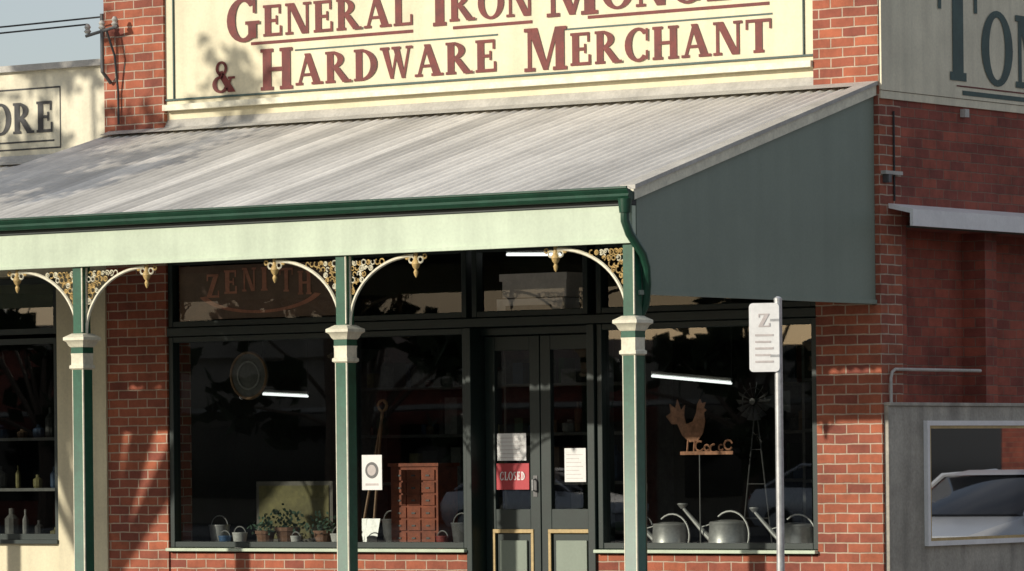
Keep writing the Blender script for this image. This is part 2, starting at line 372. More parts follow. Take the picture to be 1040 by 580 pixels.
b.tube([(-3.74,yd-.01,1.20),(-3.74,yd-.05,1.21),(-3.74,yd-.05,1.30),(-3.74,yd-.01,1.31)],.009,'greymetal')
b.box(-3.765,-3.72,yd-.006,yd+.001,1.15,1.34,'darkmetal')
b.build('door_handle',shop,smooth=True)
g.build('window_glass',shop)
b=MB()
b.box(-7.78,-5.83,.10,.12,2.83,3.33,'amber')
F2=front(.10)
for i,ch in enumerate('ZENITH'):
    u=-7.45+i*.22; dz=.05*(1-((i-2.5)/2.5)**2)
    text(b,ch,u,u+(.17 if ch!='I' else .09),3.03+dz,.22,.22,'signred',F2)
for i in range(22):
    a=rad(200+140*i/22); c=rad(200+140*(i+1)/22)
    P=lambda t,r:(-6.8+.75*r*math.cos(t),.093,3.12+.24*r*math.sin(t))
    b.poly([P(a,.92),P(c,.92),P(c,1.03),P(a,1.03)],'signred')
b.build('transom_sign',shop,recalc=False)
b=MB()
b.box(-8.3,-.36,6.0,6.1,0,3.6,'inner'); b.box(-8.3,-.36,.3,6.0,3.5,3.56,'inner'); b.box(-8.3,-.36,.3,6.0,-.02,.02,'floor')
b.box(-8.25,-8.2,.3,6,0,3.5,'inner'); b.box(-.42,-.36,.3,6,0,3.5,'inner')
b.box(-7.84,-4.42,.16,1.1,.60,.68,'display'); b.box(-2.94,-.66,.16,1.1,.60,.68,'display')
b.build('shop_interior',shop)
b=MB()
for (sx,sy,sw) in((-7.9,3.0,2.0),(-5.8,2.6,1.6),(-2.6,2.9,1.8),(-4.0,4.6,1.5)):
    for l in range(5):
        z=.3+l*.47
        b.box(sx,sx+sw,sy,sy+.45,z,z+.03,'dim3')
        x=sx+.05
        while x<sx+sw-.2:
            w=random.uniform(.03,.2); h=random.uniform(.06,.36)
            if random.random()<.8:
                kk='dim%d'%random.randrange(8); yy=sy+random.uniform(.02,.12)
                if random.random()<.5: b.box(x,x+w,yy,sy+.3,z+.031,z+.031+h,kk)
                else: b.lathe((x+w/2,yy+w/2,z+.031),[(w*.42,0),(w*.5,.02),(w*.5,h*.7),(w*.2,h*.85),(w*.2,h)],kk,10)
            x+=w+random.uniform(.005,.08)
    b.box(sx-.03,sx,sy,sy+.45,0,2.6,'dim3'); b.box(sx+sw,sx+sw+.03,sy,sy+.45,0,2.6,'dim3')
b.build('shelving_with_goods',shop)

# ---------------- verandah
YV=-3.6; XV=-.05; XE=-14.0
def corr(b,xa,xb,rows,pitch=.11,amp=.013,spp=8):
    nx=int((xa-xb)/pitch*spp); nr=len(rows); vs=[];fs=[]
    for i in range(nx+1):
        x=xa-i*(xa-xb)/nx; dz=amp*math.sin(2*math.pi*x/pitch)
        for (y,z) in rows: vs.append((x,y,z+dz))
    for i in range(nx):
        for j in range(nr-1): fs.append((i*nr+j,i*nr+j+1,(i+1)*nr+j+1,(i+1)*nr+j))
    b.add(vs,fs,'roof')
b=MB()
corr(b,XV,-8.55,[(YV-.05,3.60),(-2.4,3.94),(-1.2,4.275),(.015,4.605)])
corr(b,-8.56,XE,[(YV-.05,3.598),(-2.4,3.86),(-1.2,4.12),(.03,4.38)])
b.build('corrugated_verandah_roof',shop,smooth=True)
b=MB()
b.box(XE,XV,YV-.02,YV+.03,3.18,3.46,'palegreen')
b.box(XE,XV-.005,YV-.04,YV-.022,3.165,3.195,'palegreen')
b.box(XE,XV,YV-.03,YV+.04,3.462,3.50,'darkgreen')  # dark strip painted in as the shadow line between gutter and fascia
b.build('verandah_fascia',shop,bevel=.004)
b=MB()
prof=[(YV-.03,3.50),(YV-.10,3.503),(YV-.12,3.53),(YV-.11,3.55),(YV-.13,3.575),(YV-.135,3.59),(YV-.125,3.59),(YV-.03,3.56)]
vs=[(x,y,z) for x in(XE,XV+.03) for y,z in prof]; n=len(prof)
b.add(vs,[(i,(i+1)%n,n+(i+1)%n,n+i) for i in range(n)]+[tuple(range(n)),tuple(range(n,2*n))],'guttergreen')
b.tube([(XE,YV-.135,3.595),(XV+.03,YV-.135,3.595)],.010,'guttergreen',6)
b.build('verandah_gutter',shop)
b=MB()
x0,x1=XV-.03,XV
pts=[(YV+.04,2.78),(-.003,2.76),(-.003,4.56),(YV+.04,3.53)]
vs=[(x,y,z) for x in(x0,x1) for y,z in pts]
b.add(vs,[(0,1,2,3),(4,7,6,5),(0,4,5,1),(1,5,6,2),(2,6,7,3),(3,7,4,0)],'endpanel')
b.box(x1,x1+.02,YV+.05,-.01,2.765,2.80,'endpanel')
b.build('verandah_end_panel',shop)
b=MB()
for (dz0,dz1,xx0,xx1,k) in((-.085,.0,XV+.0,XV+.03,'ivory'),(.002,.035,XV-.10,XV+.045,'flash')):
    pts=[(YV-.04,3.585+dz0),(-.004,4.61+dz0),(-.004,4.61+dz1),(YV-.04,3.585+dz1)]
    vs=[(x,y,z) for x in(xx0,xx1) for y,z in pts]
    b.add(vs,[(0,1,2,3),(4,7,6,5),(0,4,5,1),(1,5,6,2),(2,6,7,3),(3,7,4,0)],k)
b.build('verandah_barge_board',shop)
b=MB()
vs=[(-8.55,.049,4.72),(XV-.02,.049,4.72),(XV-.02,-.0,4.645),(-8.55,-.0,4.645),(XV-.02,-.14,4.60),(-8.55,-.14,4.60)]
b.add(vs,[(0,1,2,3),(3,2,4,5)],'flash')
vs=[(XE,.039,4.47),(-8.6,.039,4.47),(-8.6,-.0,4.41),(XE,-.0,4.41),(-8.6,-.12,4.375),(XE,-.12,4.375)]
b.add(vs,[(0,1,2,3),(3,2,4,5)],'flash')
x=-.4
while x>XE:
    zt=4.56 if x>-8.5 else 4.32
    pts=[(YV+.04,3.42),(-.01,zt-.12),(-.01,zt),(YV+.04,3.54)]
    vs=[(a,y,z) for a in(x-.025,x+.025) for y,z in pts]
    b.add(vs,[(0,1,2,3),(4,7,6,5),(0,4,5,1),(1,5,6,2),(2,6,7,3),(3,7,4,0)],'soffit'); x-=.9
b.build('verandah_rafters',shop)
PX=[-.10,-2.95,-5.80,-8.65,-11.5]
b=MB(); lace=MB()
for px in PX:
    h=.06; yc=YV+.045
    b.sqlathe((px,yc,0),[(.08,0),(.08,.25),(h,.29),(h,2.30)],'green')
    b.sqlathe((px,yc,2.60),[(h-.008,0),(h-.008,.575)],'green')
    b.tube([(px+(h-.003),yc-h+.003,.32),(px+(h-.003),yc-h+.003,2.29)],.009,'ivory',6)
    b.tube([(px-(h-.003),yc-h+.003,.32),(px-(h-.003),yc-h+.003,2.29)],.006,'ivory',6)
    b.tube([(px+(h-.012),yc-h+.012,2.61),(px+(h-.012),yc-h+.012,3.16)],.008,'ivory',6)
    b.sqlathe((px,yc,2.29),[(.063,0),(.078,.012),(.078,.035),(.066,.045),(.066,.12),(.070,.14)],'ivory')
    b.sqlathe((px,yc,2.431),[(.067,0),(.067,.05)],'green')
    b.sqlathe((px,yc,2.482),[(.070,0),(.082,.015),(.095,.045),(.115,.06),(.115,.085),(.09,.10),(.063,.118)],'ivory')
    for sgn in(-1,1):
        if px==-.10 and sgn==1: continue
        xa=px+sgn*(h-.008); A=.66; B=.545; z0=2.60; yl=YV+.045
        pts=[(xa+sgn*(A-A*math.cos(t)),yl,z0+B*math.sin(t)) for t in [math.pi/2*i/18 for i in range(19)]]
        lace.tube(pts,.015,'ivory',6)
        step=.047
        for iu in range(0,15):
            for iv in range(1,13):
                u=.03+iu*step+(.022 if iv%2 else 0); v=iv*step-.01
                e=((A-u)/A)**2+(v/B)**2
                if u<A and v<B-.01 and e>1.09:
                    r=random.uniform(.016,.026); a0=random.uniform(0,360); cx,cz=xa+sgn*u,z0+v
                    kk='gold' if random.random()<.65 else 'ivory'
                    lace.ring((cx,yl,cz),r,.0055,kk,'y',8,4,a0,a0+random.choice([360,270,230]))
                    if random.random()<.6: lace.ring((cx+random.uniform(-.01,.01),yl,cz+random.uniform(-.006,.006)),r*.38,.006,kk,'y',6,4)
        lace.box(min(xa,xa+sgn*.010),max(xa,xa+sgn*.010),yl-.01,yl+.01,z0+.02,3.16,'ivory')
        xp=xa+sgn*(A+.02)
        lace.lathe((xp,yl,2.965),[(.002,0),(.014,.02),(.020,.045),(.011,.065),(.024,.08),(.036,.11),(.028,.135),(.016,.15),(.016,.21)],'gold',10)
        for q in(-1,1):
            lace.ring((xp+q*.045,yl,3.11),.026,.008,'ivory','y',9,4); lace.ring((xp+q*.09,yl,3.135),.018,.007,'gold','y',8,4)
b.build('verandah_posts',shop,smooth=True)
lace.build('iron_lace_brackets',shop,smooth=True)
b=MB()
b.lathe((XV-.02,YV-.09,3.40),[(.045,0),(.05,.05),(.055,.11)],'guttergreen',12)
b.tube([(XV-.02,YV-.09,3.42),(XV-.02,YV-.09,3.34),(XV+.0,YV-.06,3.24),(XV+.04,YV+.06,3.08),(XV+.045,YV+.10,2.98),(XV+.03,YV+.13,2.85),(XV+.0,YV+.15,2.7),(XV-.05,YV+.15,2.6),(XV-.05,YV+.15,.1)],.036,'guttergreen',10)
b.build('downpipe',shop,smooth=True)

# ---------------- side street details
b=MB()
b.box(-.001,.045,.03,12,0,1.905,'render')
b.box(-.24,.06,.03,12,1.905,1.935,'render')
b.build('rendered_plinth_wall',shop,bevel=.006)
b=MB()
pts=[(-.01,3.62),(.24,3.56),(.24,3.42),(.21,3.42),(.21,3.53),(-.01,3.58)]
vs=[(x,y,z) for y in(.14,6.5) for x,z in pts]; n=len(pts)
b.add(vs,[(i,(i+1)%n,n+(i+1)%n,n+i) for i in range(n)]+[tuple(range(n)),tuple(range(n,2*n))],'white')
b.box(-.24,.20,.43,6.5,3.424,3.44,'soffit')
b.build('side_window_hood',shop)
b=MB()
b.tube([(.03,.10,1.935),(.03,.10,2.14),(.03,.12,2.19),(.03,.17,2.215),(.03,1.6,2.215)],.014,'flash',8)
b.tube([(.012,.22,3.64),(.012,.22,4.4)],.010,'black',6)
b.box(-.001,.05,.02,.30,3.86,3.89,'flash'); b.box(-.001,.06,.05,.10,3.79,3.86,'darkmetal')
b.box(-.001,.05,1.35,1.42,4.41,4.48,'flash')
b.build('wall_conduit',shop,smooth=True)
b=MB(); y0,y1,z0,z1=.60,3.6,.71,1.78
fr=.042
b.box(.046,.085,y0,y1,z0,z0+fr,'white'); b.box(.046,.085,y0,y1,z1-fr,z1,'white')
b.box(.046,.085,y0,y0+fr,z0+fr,z1-fr,'white'); b.box(.046,.085,y1-fr,y1,z0+fr,z1-fr,'white')
fi=.025
b.box(.046,.078,y0+fr,y1-fr,z0+fr,z0+fr+fi,'yellow'); b.box(.046,.078,y0+fr,y1-fr,z1-fr-fi,z1-fr,'yellow'); b.box(.046,.078,y0+fr,y0+fr+fi,z0+fr+fi,z1-fr-fi,'yellow')
b.box(.046,.055,y0+fr+fi,y1-fr,z0+fr+fi,z1-fr-fi,'purple')
b.add([(.07,y0+fr+fi,z0+fr+fi),(.07,y1-fr,z0+fr+fi),(.07,y1-fr,z1-fr-fi),(.07,y0+fr+fi,z1-fr-fi)],[(0,1,2,3)],'glassside')
b.build('side_display_case',shop)
b=MB()
b.tube([(XL+.1,-.02,5.1),(XL+.1,-.14,5.2),(XL+.1,-.14,5.75)],.018,'darkmetal',8)
b.tube([(XL+.1-.2,-.14,5.55),(XL+.1+.2,-.14,5.62)],.016,'darkmetal',8)
for q in(-.18,0,.16): b.lathe((XL+.1+q,-.14,5.6+q*.15),[(.02,0),(.035,.02),(.02,.04),(.032,.06),(.015,.09)],'flash',10)
for k_,(xa,za) in enumerate(((XL-.08,5.66),(XL+.1,5.72))):
    pts=[]
    for i in range(17):
        t=i/16; pts.append((xa-t*16,-.14-t*3.5,za+.25*t*1.0-1.0*t*(1-t)+.0))
    b.tube(pts,.009,'black',5)
b.tube([(XL+.15,-.14,5.6),(XL+.22,-.1,5.35),(XL+.2,-.03,5.0),(XL+.2,-.03,4.7)],.012,'black',6)
b.build('service_cable_bracket',shop,smooth=True)

# ================================================================ NEIGHBOUR
nb=empty('neighbouring_store_building')
b=MB()
b.box(-14,XL-.002,.04,.3,3.3,5.28,'creamside')
b.box(-14,XL-.002,-.02,.34,5.28,5.34,'flash')
b.box(-9.22,XL-.002,-.02,.3,0,3.3,'cream')
b.box(-14,-9.22,.02,.3,0,.72,'cream')
b.box(-14,-13.3,.02,.3,.72,3.3,'cream')
b.box(-14,-13.8,.3,10,0,5.2,'far_a'); b.box(-14,XL,9.8,10,0,5.2,'far_a'); b.box(-13.8,XL-.01,.3,9.8,4.9,4.95,'flash')
b.build('neighbour_walls',nb)
b=MB();g=MB()
window(b,-11.3,-9.24,.76,2.7,g=g); window(b,-13.28,-11.32,.76,2.7,g=g); window(b,-13.28,-9.24,2.74,3.28,g=g)
b.box(-13.3,-9.22,-.04,.14,.722,.758,'darkgreen')
b.build('neighbour_window_frames',nb); g.build('neighbour_window_glass',nb)
b=MB(); F3=front(.04)
text(b,'STORE',-10.62,-9.27,4.68,.30,.30,'black',F3)
for z0 in(4.52,5.10): b.poly([F3(-13,z0,.003),F3(-9.2,z0,.003),F3(-9.2,z0+.016,.003),F3(-13,z0+.016,.003)],'black')
b.poly([F3(-10.5,4.59,.003),F3(-9.27,4.59,.003),F3(-9.27,4.607,.003),F3(-10.5,4.607,.003)],'black')
b.poly([F3(-9.2,4.52,.003),F3(-9.186,4.52,.003),F3(-9.186,5.116,.003),F3(-9.2,5.116,.003)],'black')
b.build('store_lettering',nb,recalc=False)
b=MB()
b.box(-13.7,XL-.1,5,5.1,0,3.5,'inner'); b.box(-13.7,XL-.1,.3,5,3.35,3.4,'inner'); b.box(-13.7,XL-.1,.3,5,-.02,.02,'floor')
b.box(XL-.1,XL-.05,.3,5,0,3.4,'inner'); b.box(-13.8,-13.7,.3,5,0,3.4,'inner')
for l in range(3):
    z=.75+l*.5; b.box(-11.2,-9.4,.9,1.2,z-.03,z,'dim3'); x=-11.1
    while x<-9.6:
        w=random.uniform(.05,.18); h=random.uniform(.06,.3)
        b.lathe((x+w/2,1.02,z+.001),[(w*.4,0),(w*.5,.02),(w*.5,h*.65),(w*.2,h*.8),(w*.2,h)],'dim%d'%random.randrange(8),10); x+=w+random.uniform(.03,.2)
b.build('neighbour_interior',nb)

# ================================================================ display objects
def paper(x0,x1,y,z0,z1,k):
    b=MB(); b.box(x0,x1,y-.003,y,z0,z1,k); return b
b=paper(-4.16,-3.84,yd-.001,1.475,1.72,'paper')
for i in range(6): b.box(-4.13,-3.87-.03*(i%3),yd-.0045,yd-.004,1.50+i*.035,1.505+i*.035,'faint')
b.build('door_notice')
b=paper(-3.42,-3.19,yd-.001,1.28,1.58,'paper')
for i in range(7): b.box(-3.40,-3.22-.02*(i%3),yd-.0045,yd-.004,1.31+i*.035,1.315+i*.035,'faint')
b.build('door_notice')
b=paper(-4.17,-3.81,yd-.002,1.215,1.45,'red')
text(b,'CLOSED',-4.13,-3.85,1.30,.075,.075,'paper',front(yd-.005),off=.001)
b.build('closed_sign',recalc=False)
b=paper(-5.60,-5.37,.07,1.22,1.54,'paper')
b.lathe((-5.485,.066,1.40),[(.075,0),(.075,-.002)],'darkmetal',20,'y'); b.lathe((-5.485,.063,1.40),[(.05,0),(.05,-.001)],'faint',20,'y')
b.box(-5.56,-5.41,.0655,.067,1.26,1.28,'faint'); b.build('window_notice')
# round hanging emblem in left window
b=MB(); b.lathe((-7.15,.35,2.30),[(.23,0),(.23,.012)],'dim3',28,'y'); b.ring((-7.15,.345,2.30),.215,.014,'goods5','y',26,5)
b.ring((-7.15,.343,2.30),.13,.010,'goods3','y',20,5)
b.tube([(-7.15,.35,2.53),(-7.15,.35,2.66)],.004,'darkmetal',4); b.build('round_hanging_sign',smooth=True)
b=MB(); cx0,cx1,cy0,cz0=-5.56,-5.02,.45,.69
b.box(cx0,cx1,cy0,cy0+.3,cz0,cz0+.74,'rustwood'); b.box(cx0-.02,cx1+.02,cy0-.02,cy0+.31,cz0+.74,cz0+.77,'rustwood')
for i in range(3):
    for j in range(6):
        x=cx0+.03+i*.165; z=cz0+.04+j*.115
        b.box(x,x+.15,cy0-.015,cy0-.0005,z,z+.095,'rustwood'); b.box(x+.055,x+.095,cy0-.022,cy0-.015,z+.035,z+.05,'darkmetal')
b.build('timber_drawer_cabinet')
b=MB(); b.box(-4.05,-3.35,.15,.45,2.93,3.14,'card'); b.box(-4.07,-3.33,.13,.47,3.08,3.145,'card'); b.build('cardboard_box')
b=MB(); b.box(-4.1,-3.38,.13,.4,2.765,2.92,'paper'); b.box(-4.0,-3.5,.125,.131,2.80,2.86,'dim3'); b.build('cardboard_carton')
def can(x,y,z,s=1.0):
    b=MB(); c=(x,y,z)
    b.lathe(c,[(.165*s,0),(.17*s,.01*s),(.165*s,.02*s),(.155*s,.2*s),(.16*s,.21*s),(.15*s,.225*s),(.06*s,.24*s)],'greymetal',24)
    b.tube([(x-.13*s,y,z+.05*s),(x-.24*s,y,z+.14*s),(x-.42*s,y-.02,z+.33*s)],[.03*s,.022*s,.014*s],'greymetal',10)
    b.lathe((x-.43*s,y-.02,z+.33*s),[(.015*s,0),(.045*s,.035*s),(.04*s,.045*s)],'greymetal',12)
    pts=[(x+.15*s*math.cos(a)*1.2+.02,y,z+.12*s+.19*s*math.sin(a)) for a in [rad(-40+170*i/12) for i in range(13)]]
    b.tube(pts,.009*s,'greymetal',6)
    b.tube([(x-.1*s,y,z+.22*s),(x-.27*s,y,z+.18*s)],.006*s,'greymetal',6)
    b.build('watering_can',smooth=True)
can(-2.43,.40,.681); can(-1.82,.40,.681,1.08); can(-1.13,.42,.681,.98)
b=MB()
body=[(-.13,.10),(-.08,.0),(.0,-.06),(.08,-.05),(.14,.02),(.16,.12),(.15,.20),(.18,.22),(.15,.24),(.17,.29),(.13,.28),(.11,.32),(.08,.27),(.07,.20),(.03,.12),(-.04,.10),(-.06,.18),(-.05,.27),(-.09,.22),(-.13,.32),(-.15,.24),(-.21,.28),(-.20,.20),(-.25,.17),(-.19,.10)]
rx,ry,rz=-2.18,.35,1.68
b.poly([(rx+a,ry-.004,rz+c) for a,c in body],'rust'); b.poly([(rx+a,ry+.004,rz+c) for a,c in body],'rust')
b.tube([(rx-.02,ry,rz-.04),(rx-.03,ry,rz-.14)],.01,'rust',6); b.tube([(rx+.05,ry,rz-.04),(rx+.04,ry,rz-.14)],.01,'rust',6)
b.box(rx-.1,rx+.45,ry-.008,ry+.008,rz-.17,rz-.14,'rust')
for i in range(5): b.ring((rx+.1+i*.075,ry,rz-.10+random.uniform(-.02,.02)),random.uniform(.02,.045),.009,'rust','y',8,4,random.uniform(0,90),330)
b.tube([(rx+.1,ry,rz-.17),(rx+.1,ry,.69)],.007,'darkmetal',6); b.lathe((rx+.1,ry,.681),[(.12,0),(.12,.012)],'rust',16)
b.build('rusty_metal_rooster')
def windmill(x,y,z,r):
    b=MB()
    for i in range(14):
        a=2*math.pi*i/14
        P=lambda rr,da,dy:(x+rr*math.cos(a+da),y+dy,z+rr*math.sin(a+da))
        b.poly([P(r*.25,-.08,-.01),P(r,-.12,-.03),P(r,.14,.02),P(r*.25,.1,.01)],'darkmetal')
    b.ring((x,y,z),r*.7,.005,'darkmetal','y',20,4); b.lathe((x,y,z),[(.03,-.03),(.03,.03)],'darkmetal',10,'y')
    b.poly([(x+.02,y+.05,z+.02),(x+.25,y+.2,z+.1),(x+.25,y+.2,z-.1),(x+.02,y+.05,z-.02)],'darkmetal')
    for q in(-1,1): b.tube([(x,y+.03,z),(x+q*.16,y+.03,.69)],.007,'darkmetal',5)
    for zz in(.95,1.25,1.55): b.tube([(x-.16*(z-zz)/(z-.69),y+.03,zz),(x+.16*(z-zz)/(z-.69),y+.03,zz)],.005,'darkmetal',5)
    b.build('garden_windmill')
windmill(-1.64,.55,1.97,.17)
b=MB(); b.box(-7.4,-6.48,.75,.80,.72,1.30,'display'); b.box(-7.36,-6.52,.74,.749,.76,1.26,'dim2'); b.build('framed_panel')
def pot(x,y,s):
    b=MB(); b.lathe((x,y,.681),[(.06*s,0),(.09*s,.13*s),(.10*s,.13*s),(.10*s,.16*s),(.085*s,.16*s)],'terracotta',14)
    for i in range(110):
        a=random.uniform(0,6.28); e=random.uniform(-.1,1.4); L=random.uniform(.05,.22)*s
        d=Vector((math.cos(a)*math.cos(e),math.sin(a)*math.cos(e)*.6,math.sin(e))); p=Vector((x,y,.681+.13*s))+d*L; 
        q=Vector([random.gauss(0,1) for _ in range(3)]).normalized(); w=q.orthogonal().normalized()*.012*s; q=q*.022*s
        b.poly([p-q,p+w,p+q,p-w],'plant')
    b.build('potted_plant')
for x,y,s in((-7.05,.45,1.0),(-6.75,.4,1.2),(-6.4,.5,1.0)): pot(x,y,s)
def bucket(x,y,r,h,k,name):
    b=MB(); b.lathe((x,y,.681),[(r*.75,0),(r,h),(r*1.05,h),(r*1.05,h+.015),(r*.9,h+.01)],k,16)
    b.ring((x,y,.681+h),r,.006,'greymetal','y',12,4,0,180); b.build(name,smooth=True)
for x,y,r,h,k,n_ in((-7.65,.5,.10,.2,'greymetal','galvanised_bucket'),(-7.42,.3,.06,.10,'goods1','enamel_pail'),(-7.28,.35,.07,.13,'goods6','enamel_pail'),(-6.55,.28,.05,.10,'goods6','enamel_pail'),(-6.15,.42,.08,.12,'goods6','enamel_pail'),(-5.95,.4,.07,.14,'goods3','enamel_pail'),(-4.75,.45,.10,.22,'goods7','plastic_bucket'),(-4.5,.4,.07,.12,'goods3','enamel_pail'),(-5.75,.7,.09,.25,'goods7','plastic_bucket'),(-4.9,.35,.06,.10,'goods0','enamel_pail'),(-2.75,.45,.09,.2,'goods7','plastic_bucket'),(-.8,.4,.08,.12,'goods6','enamel_pail')): bucket(x,y,r,h,k,n_)
# garden tools leaning in left window
b=MB()
for x,tilt,k in((-6.05,.10,'goods5'),(-5.9,-.06,'goods5')):
    b.tube([(x,.6,.69),(x+tilt,.85,1.95)],.014,k,6); b.ring((x+tilt,.85,2.0),.05,.012,k,'y',10,5)
    b.add([(x-.07,.56,.69),(x+.07,.56,.69),(x+.08,.62,.95),(x-.08,.62,.95)],[(0,1,2,3)],'greymetal')
b.build('garden_spades',smooth=True)
def batten(p,q):
    b=MB(); p=Vector(p);q=Vector(q); b.tube([p,q],.012,'tube',8); o=Vector((0,0,.03))
    b.tube([p+o,q+o],.016,'white',6)
    for e in(p,q): b.tube([e,Vector((e.x,e.y,3.49))],.004,'black',4)
    b.build('tube_light_and_streak')
batten((-2.95,.9,2.22),(-2.1,.9,2.14)); batten((-7.75,1.3,2.14),(-7.2,1.3,2.11)); batten((-4.25,.5,3.34),(-3.65,.5,3.32))  # first two glowing tubes added for reflected streaks; the third is a ceiling light

# ================================================================ parking sign
ps=empty('parking_sign')
Px,Py=1.455,-3.88
b=MB()
b.tube([(Px,Py,-.02),(Px,Py,2.67)],.030,'greymetal',12)
b.lathe((Px,Py,2.67),[(.032,0),(.032,.015),(.01,.03)],'greymetal',12)
b.build('pole',ps,smooth=True)
b=MB()
ang=rad(24); cx,cy=Px-.075,Py-.08
R=Matrix.Rotation(ang,3,'Z')
def loc(u,d,z): v=R@Vector((u,d,0)); return (cx+v.x,cy+v.y,z)
w,h0,h1=.115,2.13,2.65; rr=.03
def rrect(d,ins=0):
    o=[]
    for (sx,sz,a0) in((1,1,0),(-1,1,90),(-1,-1,180),(1,-1,270)):
        for i in range(5):
            a=rad(a0+22.5*i); r=rr-ins*.5
            o.append(loc(sx*(w-ins-r)+r*math.cos(a),d,(h1-ins-r if sz>0 else h0+ins+r)+r*math.sin(a)))
    return o
A=rrect(0);B=rrect(.006)
b.add(A+B,[tuple(range(20)),tuple(range(20,40))[::-1]]+[(i,(i+1)%20,20+(i+1)%20,20+i) for i in range(20)],'white')
fr_=lambda u,z,o:loc(u,-o,z)
text(b,'Z',-.05,.05,2.47,.10,.10,'faint',fr_,off=.003)
for i,zz in enumerate((2.40,2.35,2.30,2.25,2.20)): b.poly([fr_(-.07,zz,.003),fr_(.07-.02*(i%2),zz,.003),fr_(.07-.02*(i%2),zz+.015,.003),fr_(-.07,zz+.015,.003)],'faint')
for zz in(2.25,2.52): b.obox((Px-.01,Py-.030,zz),(.07,.04,.02),ang,'greymetal')
b.build('plate',ps)

# ================================================================ ground
b=MB()
b.box(-400,400,-400,400,-.2,-.15,'earth'); b.build('ground')
b=MB(); b.box(-200,3.5,-5.6,0,-.14,0,'path'); b.box(-200,-14,0,12,-.14,0,'path'); b.box(-200,200,-52,-44,-.14,0,'path'); b.box(-8.6,3.5,0,60,-.14,-.004,'path')
b.build('footpath')
b=MB(); b.box(-200,200,-44,-5.75,-.147,-.13,'asphalt'); b.box(3.65,14,-5.75,80,-.147,-.13,'asphalt'); b.build('road')
b=MB(); b.box(-200,3.65,-5.75,-5.6,-.13,.005,'kerb'); b.box(3.5,3.65,-5.6,60,-.13,.005,'kerb'); b.box(-200,200,-44,-43.85,-.129,.005,'kerb'); b.build('kerb')
b=MB()
for i in range(40): b.box(-100+i*5,-97.5+i*5,-24.6,-24.5,-.129,-.126,'line')
b.build('road_marking')

# ================================================================ trees
def leaves(b,c,R,n,size,k,clumps):
    cc=[]
    while len(cc)<clumps:
        p=Vector([random.uniform(-1,1) for _ in range(3)])
        if .25<p.length<1: cc.append((Vector(c)+Vector((p.x*R[0],p.y*R[1],p.z*R[2])),random.uniform(.25,.5)))
    for i in range(n):
        q,rr=random.choice(cc)
        p=q+Vector([random.gauss(0,.5)*rr*min(R)*.6 for _ in range(3)])
        a=Vector([random.gauss(0,1) for _ in range(3)]).normalized(); e=a.orthogonal().normalized(); s_=size*random.uniform(.6,1.3)
        b.poly([p-a*s_,p+e*s_*.6,p+a*s_,p-e*s_*.6],k)
    return cc
def tree(name,x,y,h,R,n,size,k,clumps=26,z0=-.1,low=None):
    b=MB(); c=(x,y,h)
    cc=leaves(b,c,R,n,size,k,clumps)
    if low: cc=cc+leaves(b,low[0],low[1],low[2],size,k,low[3])
    b.tube([(x,y,z0),(x+.05,y,z0+h*.3),(x-.05,y+.05,h*.6),(x,y,h)],[.2,.16,.12,.05],'bark',8)
    for q,_ in cc[::2]:
        m=Vector((x,y,h*.5)); b.tube([m,(m+q)/2+Vector((0,0,.15)),q],[.07,.05,.02],'bark',5)
    return b.build(name,recalc=False)
tree('street_tree',-12.7,-8.6,7.0,(2.9,1.7,2.0),5200,.085,'leaf',36,low=((-11.6,-7.6,6.0),(2.6,1.2,.9),1900,16))
for i in range(8):
    tree('street_tree',-60+i*9.5+random.uniform(-1.5,1.5),-46.5,3.9,(3.8,2.0,2.6),850,.36,'leafd',17)
op=empty('shops_across_street')
b=MB(); x=-80
for i in range(14):
    w=random.uniform(7,10); h=random.uniform(3.6,5.2)
    b.box(x,x+w,-64,-52,0,h,'far_a' if i%2 else 'brick_side'); b.box(x-.0,x+w,-52,-51.8,h-.5,h+.1,'far_a')
    b.box(x+.8,x+w-.8,-51.99,-51.9,.6,2.3,'carglass'); b.box(x,x+w-.05,-51.7,-48.8,2.6,2.7,'flash'); x+=w
b.build('shop_row',op)
sb=empty('brick_building_across_side_street')
b=MB(); b.box(18,28,4,60,0,7,'brick_side'); b.box(17.9,18,4,60,6.8,7.2,'creamside')
for i in range(8): b.box(17.95,18.01,6+i*6,9+i*6,1.0,2.8,'carglass')
b.build('brick_walls',sb)

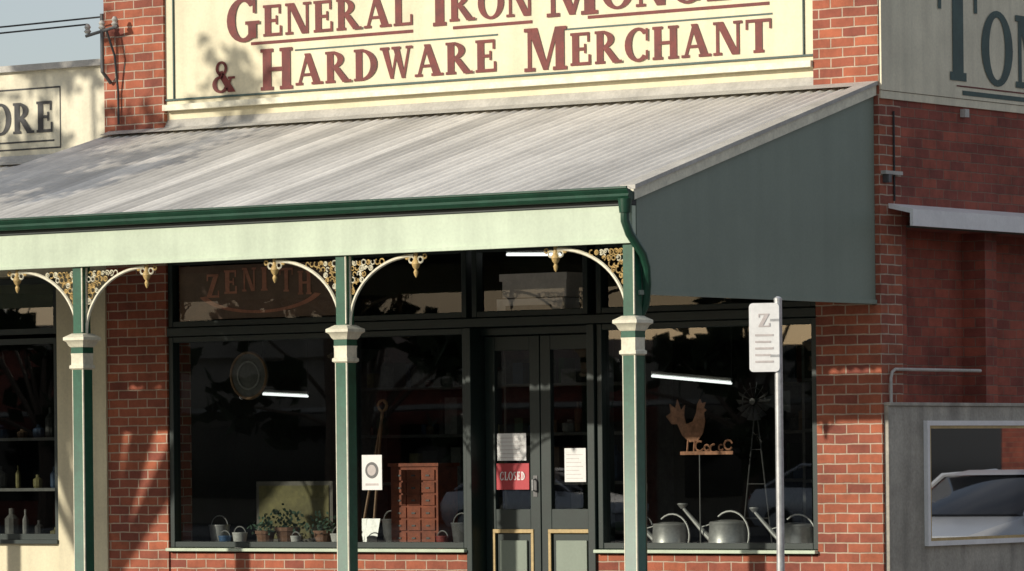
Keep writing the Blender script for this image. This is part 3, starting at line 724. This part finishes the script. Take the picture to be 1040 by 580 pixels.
# ================================================================ parked cars
def loft(b,secs,k):
    n=len(secs[0]); vs=[p for s_ in secs for p in s_]; fs=[]
    for i in range(len(secs)-1):
        for j in range(n): fs.append((i*n+j,i*n+(j+1)%n,(i+1)*n+(j+1)%n,(i+1)*n+j))
    fs.append(tuple(range(n))); fs.append(tuple((len(secs)-1)*n+j for j in range(n)))
    b.add(vs,fs,k)
zr=-.13
def parked_car(CX,CY,rot):
    car=empty('parked_car'); b=MB()
    def sec(y,hw,z0,z1,top):
        p=[(-hw*.92,z0),(-hw,z0+.18),(-hw,z1-.12),(-hw*top,z1),(hw*top,z1),(hw,z1-.12),(hw,z0+.18),(hw*.92,z0)]
        return [(a,y,z) for a,z in p]
    loft(b,[sec(-2.15,.62,.35,.62,.8),sec(-2.05,.78,.25,.74,.88),sec(-1.6,.86,.2,.84,.92),sec(-.9,.88,.2,.95,.94),sec(.2,.89,.2,.97,.94),sec(1.3,.88,.2,.98,.94),sec(1.9,.84,.25,.95,.9),sec(2.1,.72,.4,.85,.85)],'carpaint')
    def sec2(y,hw,z0,z1,top):
        p=[(-hw,z0),(-hw*top,z1-.04),(-hw*top*.9,z1),(hw*top*.9,z1),(hw*top,z1-.04),(hw,z0)]
        return [(a,y,z) for a,z in p]
    loft(b,[sec2(-1.0,.80,.93,.96,.98),sec2(-.3,.80,.95,1.36,.82),sec2(.2,.80,.95,1.42,.80),sec2(.9,.80,.95,1.40,.80),sec2(1.75,.76,.95,1.0,.95)],'carglass')
    b.add([(a,y,z) for y,z in((-.28,1.385),(.2,1.44),(.9,1.425)) for a in(-.6,.6)],[(0,1,3,2),(2,3,5,4)],'carpaint')
    for a in(-1,1):
        b.tube([(a*.8,-.98,.95),(a*.66,-.28,1.38),(a*.64,.9,1.42),(a*.74,1.7,1.0)],.03,'carpaint',6)
        b.tube([(a*.8,.25,.95),(a*.65,.25,1.4)],.03,'carpaint',6)
        b.obox((a*.98,-.72,1.02),(.18,.1,.13),0,'black')
        b.obox((a*.62,-2.06,.64),(.26,.12,.13),a*.25,'lamp'); b.obox((a*.62,2.03,.75),(.22,.12,.14),-a*.2,'tail')
        for y in(-1.35,1.3):
            b.lathe((a*.84,y,.31),[(.2,-.1),(.31,-.09),(.31,.09),(.2,.1)],'rubber',20,'x')
            b.lathe((a*.84,y,.31),[(.19,-.105),(.05,-.11),(.05,.11),(.19,.105)],'greymetal',14,'x')
    b.obox((0,-2.1,.5),(.8,.08,.12),0,'black')
    b.build('body',car,smooth=True)
    car.location=(CX,CY,zr); car.rotation_euler=(0,0,rot)
parked_car(5.6,11.6,0)
parked_car(-26.5,-42.5,rad(90)); parked_car(-34,-42.5,rad(90))

# ================================================================ light & camera
el=rad(19); azl=rad(25)
Sv=Vector((-math.sin(azl)*math.cos(el),-math.cos(azl)*math.cos(el),math.sin(el)))
L=bpy.data.lights.new('sun','SUN'); L.energy=4.1; L.angle=rad(.5); L.color=(1,.92,.79)
lo=bpy.data.objects.new('sun',L); scene.collection.objects.link(lo); lo.rotation_euler=Sv.to_track_quat('Z','Y').to_euler()
w=bpy.data.worlds.new('World'); scene.world=w; w.use_nodes=True; nt=w.node_tree
bg=nt.nodes.get('Background') or nt.nodes.new('ShaderNodeBackground')
sky=nt.nodes.new('ShaderNodeTexSky'); sky.sky_type='NISHITA'; sky.sun_disc=False; sky.sun_elevation=el
sky.sun_rotation=math.atan2(Sv.x,Sv.y)%(2*math.pi); sky.dust_density=1.0; sky.air_density=1.0
tc=nt.nodes.new('ShaderNodeTexCoord'); mp=nt.nodes.new('ShaderNodeMapping'); mp.inputs['Scale'].default_value=(1,1,3)
nz=nt.nodes.new('ShaderNodeTexNoise'); nz.inputs['Scale'].default_value=2.2; nz.inputs['Detail'].default_value=7
nt.links.new(tc.outputs['Generated'],mp.inputs[0]); nt.links.new(mp.outputs[0],nz.inputs['Vector'])
mr=nt.nodes.new('ShaderNodeMapRange'); mr.inputs[1].default_value=.3; mr.inputs[2].default_value=.65; mr.inputs[3].default_value=.25; mr.inputs[4].default_value=.75
nt.links.new(nz.outputs['Fac'],mr.inputs[0])
mx=nt.nodes.new('ShaderNodeMix'); mx.data_type='RGBA'; nt.links.new(mr.outputs[0],mx.inputs[0])
nt.links.new(sky.outputs[0],mx.inputs[6]); mx.inputs[7].default_value=(4.9,5.1,5.6,1)
nt.links.new(mx.outputs[2],bg.inputs[0]); bg.inputs[1].default_value=.12
scene.view_settings.view_transform='Standard'; scene.view_settings.look='None'; scene.view_settings.exposure=0

cam=bpy.data.cameras.new('camera'); co=bpy.data.objects.new('camera',cam); scene.collection.objects.link(co)
cam.sensor_width=36; cam.lens=162.7; cam.shift_y=175/1040; cam.shift_x=-.00177; cam.clip_end=2000; cam.clip_start=.5
a=rad(35.9); rho=.0105
Fv=Vector((-math.sin(a),math.cos(a),0)); Rv=Vector((math.cos(a),math.sin(a),0)); Uv=Vector((0,0,1))
r2=Rv*math.cos(rho)-Uv*math.sin(rho); u2=Uv*math.cos(rho)+Rv*math.sin(rho)
mt=Matrix((r2,u2,-Fv)).transposed().to_4x4(); mt.translation=Vector((20.35,-33.41,1.5))
co.matrix_world=mt; scene.camera=co
